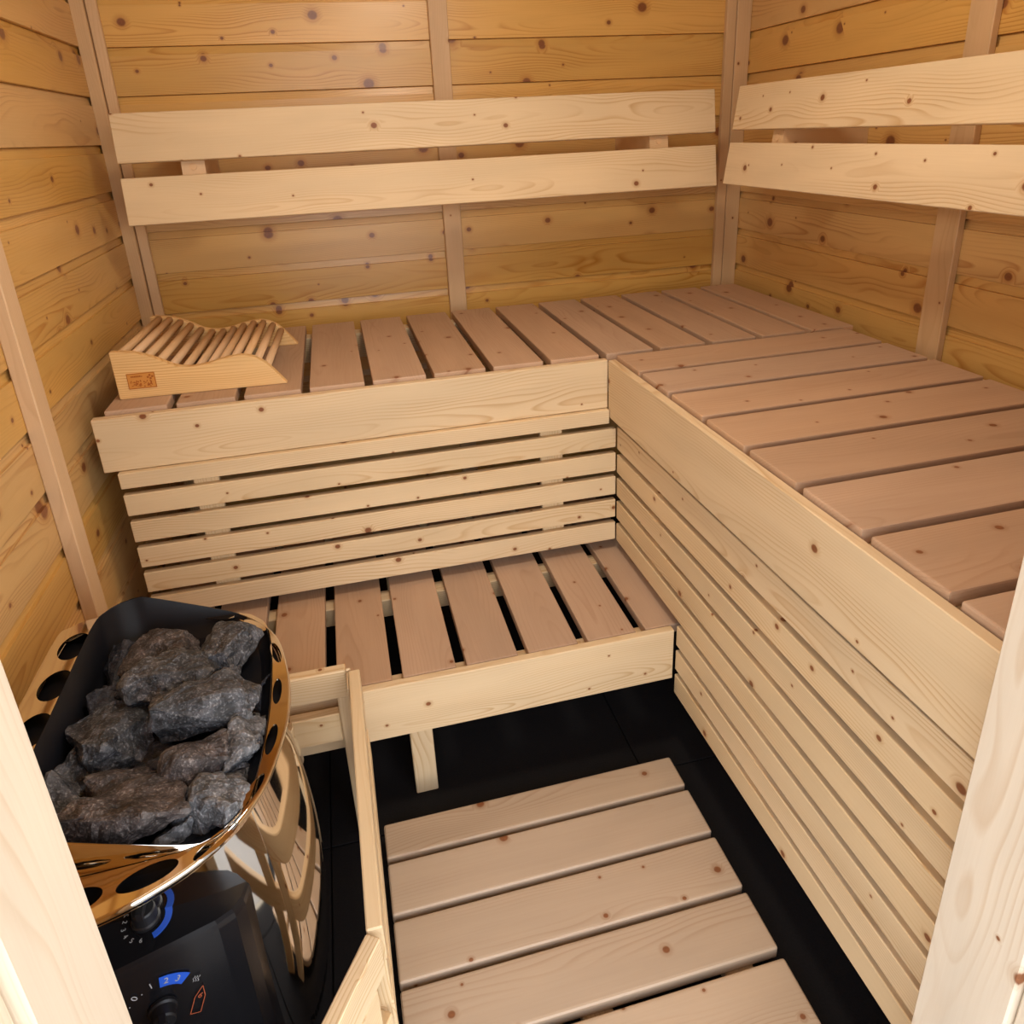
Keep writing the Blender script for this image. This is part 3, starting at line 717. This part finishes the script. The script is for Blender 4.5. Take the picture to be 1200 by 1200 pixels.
# ------------------------------------------------------------------ stones
BR = []
for p in INN:
    d = Vector((p.x-1.13+0.875, p.y-0.012)); BR.append((math.atan2(d.y, d.x), d.length))
BR.sort(); BR = [(BR[-1][0]-2*math.pi, BR[-1][1])]+BR+[(BR[0][0]+2*math.pi, BR[0][1])]
def basket_r(a):
    for (a0, r0), (a1, r1) in zip(BR, BR[1:]):
        if a0 <= a <= a1: return r0+(r1-r0)*(a-a0)/max(a1-a0, 1e-6)
    return 0.12
def stone(i, x, y, z, w_, h_, d_, rz, mt, label, tilt=(0, 0)):
    w_ *= 1.12; h_ *= 1.14; d_ *= 1.05
    rg = random.Random(900+i*7)
    bm = bmesh.new(); pts = []
    m = rg.randint(9, 12)
    for k in range(m):
        v = Vector((rg.gauss(0, 1), rg.gauss(0, 1), rg.gauss(0, 1))).normalized()
        s = 1+rg.uniform(-0.22, 0.14)
        pts.append(Vector((v.x*w_/2*s*1.06, v.y*h_/2*s*1.06, v.z*d_/2*s)))
    for p in pts: bm.verts.new(p)
    r_ = bmesh.ops.convex_hull(bm, input=bm.verts[:])
    bmesh.ops.delete(bm, geom=[v for v in bm.verts if not v.link_faces], context='VERTS')
    # centre and scale so the stone has exactly the wanted size
    for ax, tgt in ((0, w_), (1, h_), (2, d_)):
        lo = min(v.co[ax] for v in bm.verts); hi = max(v.co[ax] for v in bm.verts)
        for v in bm.verts: v.co[ax] = (v.co[ax]-(lo+hi)/2)*tgt/(hi-lo)
    bmesh.ops.bevel(bm, geom=bm.edges[:], offset=min(w_, h_, d_)*0.035, segments=1, affect='EDGES', clamp_overlap=True)
    bmesh.ops.triangulate(bm, faces=bm.faces[:])
    for _ in range(3):
        long = [e for e in bm.edges if e.calc_length() > 0.006]
        if not long: break
        bmesh.ops.subdivide_edges(bm, edges=long, cuts=1, use_grid_fill=False)
        bmesh.ops.triangulate(bm, faces=bm.faces[:])
    bm.normal_update()
    of = Vector((i*3.1, i*1.7, 0))
    cs3 = [(v, v.normal.copy()) for v in bm.verts]
    for v, nn in cs3:
        v.co += nn*(noise.noise(v.co*28+of)*0.0085+abs(noise.noise(v.co*70+of))*0.005+noise.noise(v.co*150+of)*0.0018+noise.noise(v.co*300+of)*0.0008)
    # keep the stone inside the basket and off its floor
    rot = Euler((R(tilt[0]), R(tilt[1]), R(rz))).to_matrix(); inv = rot.inverted()
    for v in bm.verts:
        wv = rot @ v.co + Vector((x, y, z)); d = Vector((wv.x+0.875, wv.y-HY-0.012))
        lim = basket_r(math.atan2(d.y, d.x)) * (1.0 if wv.z > 0.592 else 0.90 if wv.z > 0.578 else 0.76) - 0.004
        if wv.z < ZR+0.02 and d.length > lim:
            d = d.normalized()*lim; wv.x = -0.875+d.x; wv.y = HY+0.012+d.y
        wv.z = max(wv.z, 0.5)
        v.co = inv @ (wv-Vector((x, y, z)))
    o = bm_obj('stone', bm, ST[mt], None, (x, y, z), (R(tilt[0]), R(tilt[1]), R(rz)))
    tag(o, label, 'stone', 'stones heaped in the heater')
    return o
SL = [
 (-0.912, -0.520, 0.600, 0.105, 0.080, 0.055, -8, 'brown', 'flat brownish stone at the back of the heap, lying on a dark one'),
 (-0.902, -0.598, 0.618, 0.145, 0.095, 0.060, -6, 'grey', 'wide dark grey wedge stone near the top of the heap'),
 (-0.972, -0.530, 0.585, 0.065, 0.085, 0.06, 20, 'dark', 'bluish dark stone at the back left of the heap'),
 (-0.822, -0.555, 0.600, 0.085, 0.085, 0.070, -10, 'grey', 'square upright stone at the back right of the heap'),
 (-0.832, -0.675, 0.622, 0.128, 0.110, 0.070, 36, 'grey', 'big rounded stone with a white streak, high in the middle of the heap'),
 (-0.785, -0.712, 0.580, 0.060, 0.120, 0.07, -6, 'light', 'tall narrow white-flecked stone beside the right rim'),
 (-0.945, -0.680, 0.604, 0.105, 0.090, 0.06, 24, 'grey', 'long tilted dark stone left of the middle stone'),
 (-0.915, -0.757, 0.592, 0.085, 0.095, 0.06, 40, 'brown', 'brown-edged pointed stone in front of the long tilted one'),
 (-0.845, -0.762, 0.597, 0.105, 0.075, 0.055, 32, 'brown', 'reddish wedge stone in the middle, before the big rounded one'),
 (-0.797, -0.778, 0.578, 0.052, 0.055, 0.05, 10, 'grey', 'small grey stone beside the reddish wedge stone'),
 (-0.815, -0.826, 0.592, 0.088, 0.085, 0.065, 15, 'light', 'pale grey blocky stone near the front right of the rim'),
 (-0.900, -0.832, 0.612, 0.135, 0.105, 0.07, 30, 'brown', 'largest stone, brown and grey split face, at the front of the heap'),
 (-0.965, -0.790, 0.592, 0.080, 0.095, 0.07, 10, 'grey', 'rounded dark stone at the front left, partly under the frame edge'),
 (-0.850, -0.862, 0.575, 0.085, 0.045, 0.05, 12, 'light', 'small pale stone lying at the very front of the heap'),
 (-0.985, -0.655, 0.580, 0.046, 0.060, 0.05, 0, 'dark', 'small dark stone against the left wall of the basket'),
 (-0.792, -0.612, 0.565, 0.050, 0.070, 0.05, 0, 'dark', 'small dark stone behind the right rim near the back'),
 (-0.975, -0.725, 0.565, 0.050, 0.050, 0.05, 0, 'dark', 'small dark stone wedged under the long tilted stone'),
 (-0.985, -0.598, 0.575, 0.045, 0.060, 0.05, 0, 'dark', 'dark stone between the wide wedge stone and the left wall'),
 (-0.852, -0.610, 0.560, 0.050, 0.050, 0.04, 0, 'brown', 'small reddish stone peeping out under the square stone'),
 (-0.787, -0.775, 0.545, 0.040, 0.050, 0.04, 0, 'dark', 'dark stone deep beside the right rim'),
 (-0.868, -0.735, 0.585, 0.052, 0.045, 0.045, 15, 'dark', 'small black stone filling the hollow before the big rounded stone'),
 (-0.978, -0.610, 0.590, 0.055, 0.050, 0.05, 40, 'dark', 'bluish black stone left of the wide wedge stone'),
 (-0.760, -0.640, 0.575, 0.035, 0.060, 0.05, 0, 'dark', 'narrow dark stone pressed against the right rim, behind the white-flecked one'),
 (-0.990, -0.735, 0.588, 0.050, 0.060, 0.05, 10, 'grey', 'grey stone beside the left basket wall, behind the front left stone'),
]
for i, s in enumerate(SL): stone(i, *s)
# lower layer, seen only in the gaps
rg = random.Random(4)
LOW = [(-0.925, -0.56, 'behind the wide wedge stone'), (-0.865, -0.52, 'in the back gap beside the square stone'), (-0.795, -0.650, 'in the gap beside the big rounded stone'),
       (-0.875, -0.640, 'between the wedge and the big rounded stone'), (-0.955, -0.740, 'in the gap at the left of the brown-edged stone'), (-0.875, -0.720, 'in the gap before the big rounded stone'),
       (-0.95, -0.835, 'under the front left stones'), (-0.85, -0.80, 'in the gap between the largest and the pale stone'),
       (-0.98, -0.58, 'against the left basket wall near the back'), (-0.81, -0.55, 'under the square stone by the rim'), (-0.98, -0.66, 'against the left basket wall in the middle')]
for i, (x, y, wh) in enumerate(LOW):
    stone(40+i, x, y, 0.562, 0.085, 0.075, 0.050, rg.uniform(0, 90), 'dark', 'dark lower stone '+wh)

# ------------------------------------------------------------------ guard rail round the heater
gd = tag(empty('heater_guard', (-0.65, -0.65, 0)), 'low pine guard rail between the heater and the duckboard', 'guard rail')
ZG = 0.41
P('rail', (-1.02, -0.404, ZG-0.060), (-0.664, -0.382, ZG), 'x', W_BENCH, gd)
P('rail', (-1.02, -0.404, 0.250), (-0.6865, -0.382, 0.315), 'x', W_BENCH, gd)
P('post', (-0.686, -0.400, 0.0), (-0.664, -0.356-0.0005, ZG-0.0605), 'z', W_BENCH, gd)
P('rail', (-0.6635, -0.402, ZG-0.062), (-0.6545, -0.396, ZG), 'y', W_BENCH, gd)
# side rail and its post boards
def slant_board(name, a, b, z0, z1, th, mat, parent):
    a = Vector(a); b = Vector(b); d = b-a; ln = d.length; c = (a+b)/2
    o = link(name, box_mesh(ln, th, z1-z0, mat, 0.002), None, None, (c.x, c.y, (z0+z1)/2), (0, 0, math.atan2(d.y, d.x)))
    return child(o, parent)
slant_board('rail', (-0.6485, -0.4055), (-0.6430, -0.893), ZG-0.062, ZG, 0.0205, W_BENCH, gd)
slant_board('rail', (-0.6485, -0.4055), (-0.6430, -0.893), 0.205, 0.267, 0.0205, W_BENCH, gd)
P('post', (-0.662, -0.452, 0.0), (-0.6595, -0.406, ZG-0.002), 'z', W_BENCH, gd)
# diagonal front
slant_board('rail', (-0.6445, -0.9005), (-0.765, -1.0935), ZG-0.062, ZG, 0.0205, W_BENCH, gd)
slant_board('rail', (-0.6445, -0.9005), (-0.765, -1.0935), 0.205, 0.267, 0.0205, W_BENCH, gd)
slant_board('post', (-0.6555, -0.918), (-0.6780, -0.954), 0.0, ZG-0.063, 0.0200, W_BENCH, gd)
P('post', (-0.6560, -0.8930, 0.0), (-0.6345, -0.8480, ZG-0.0625), 'z', W_BENCH, gd)
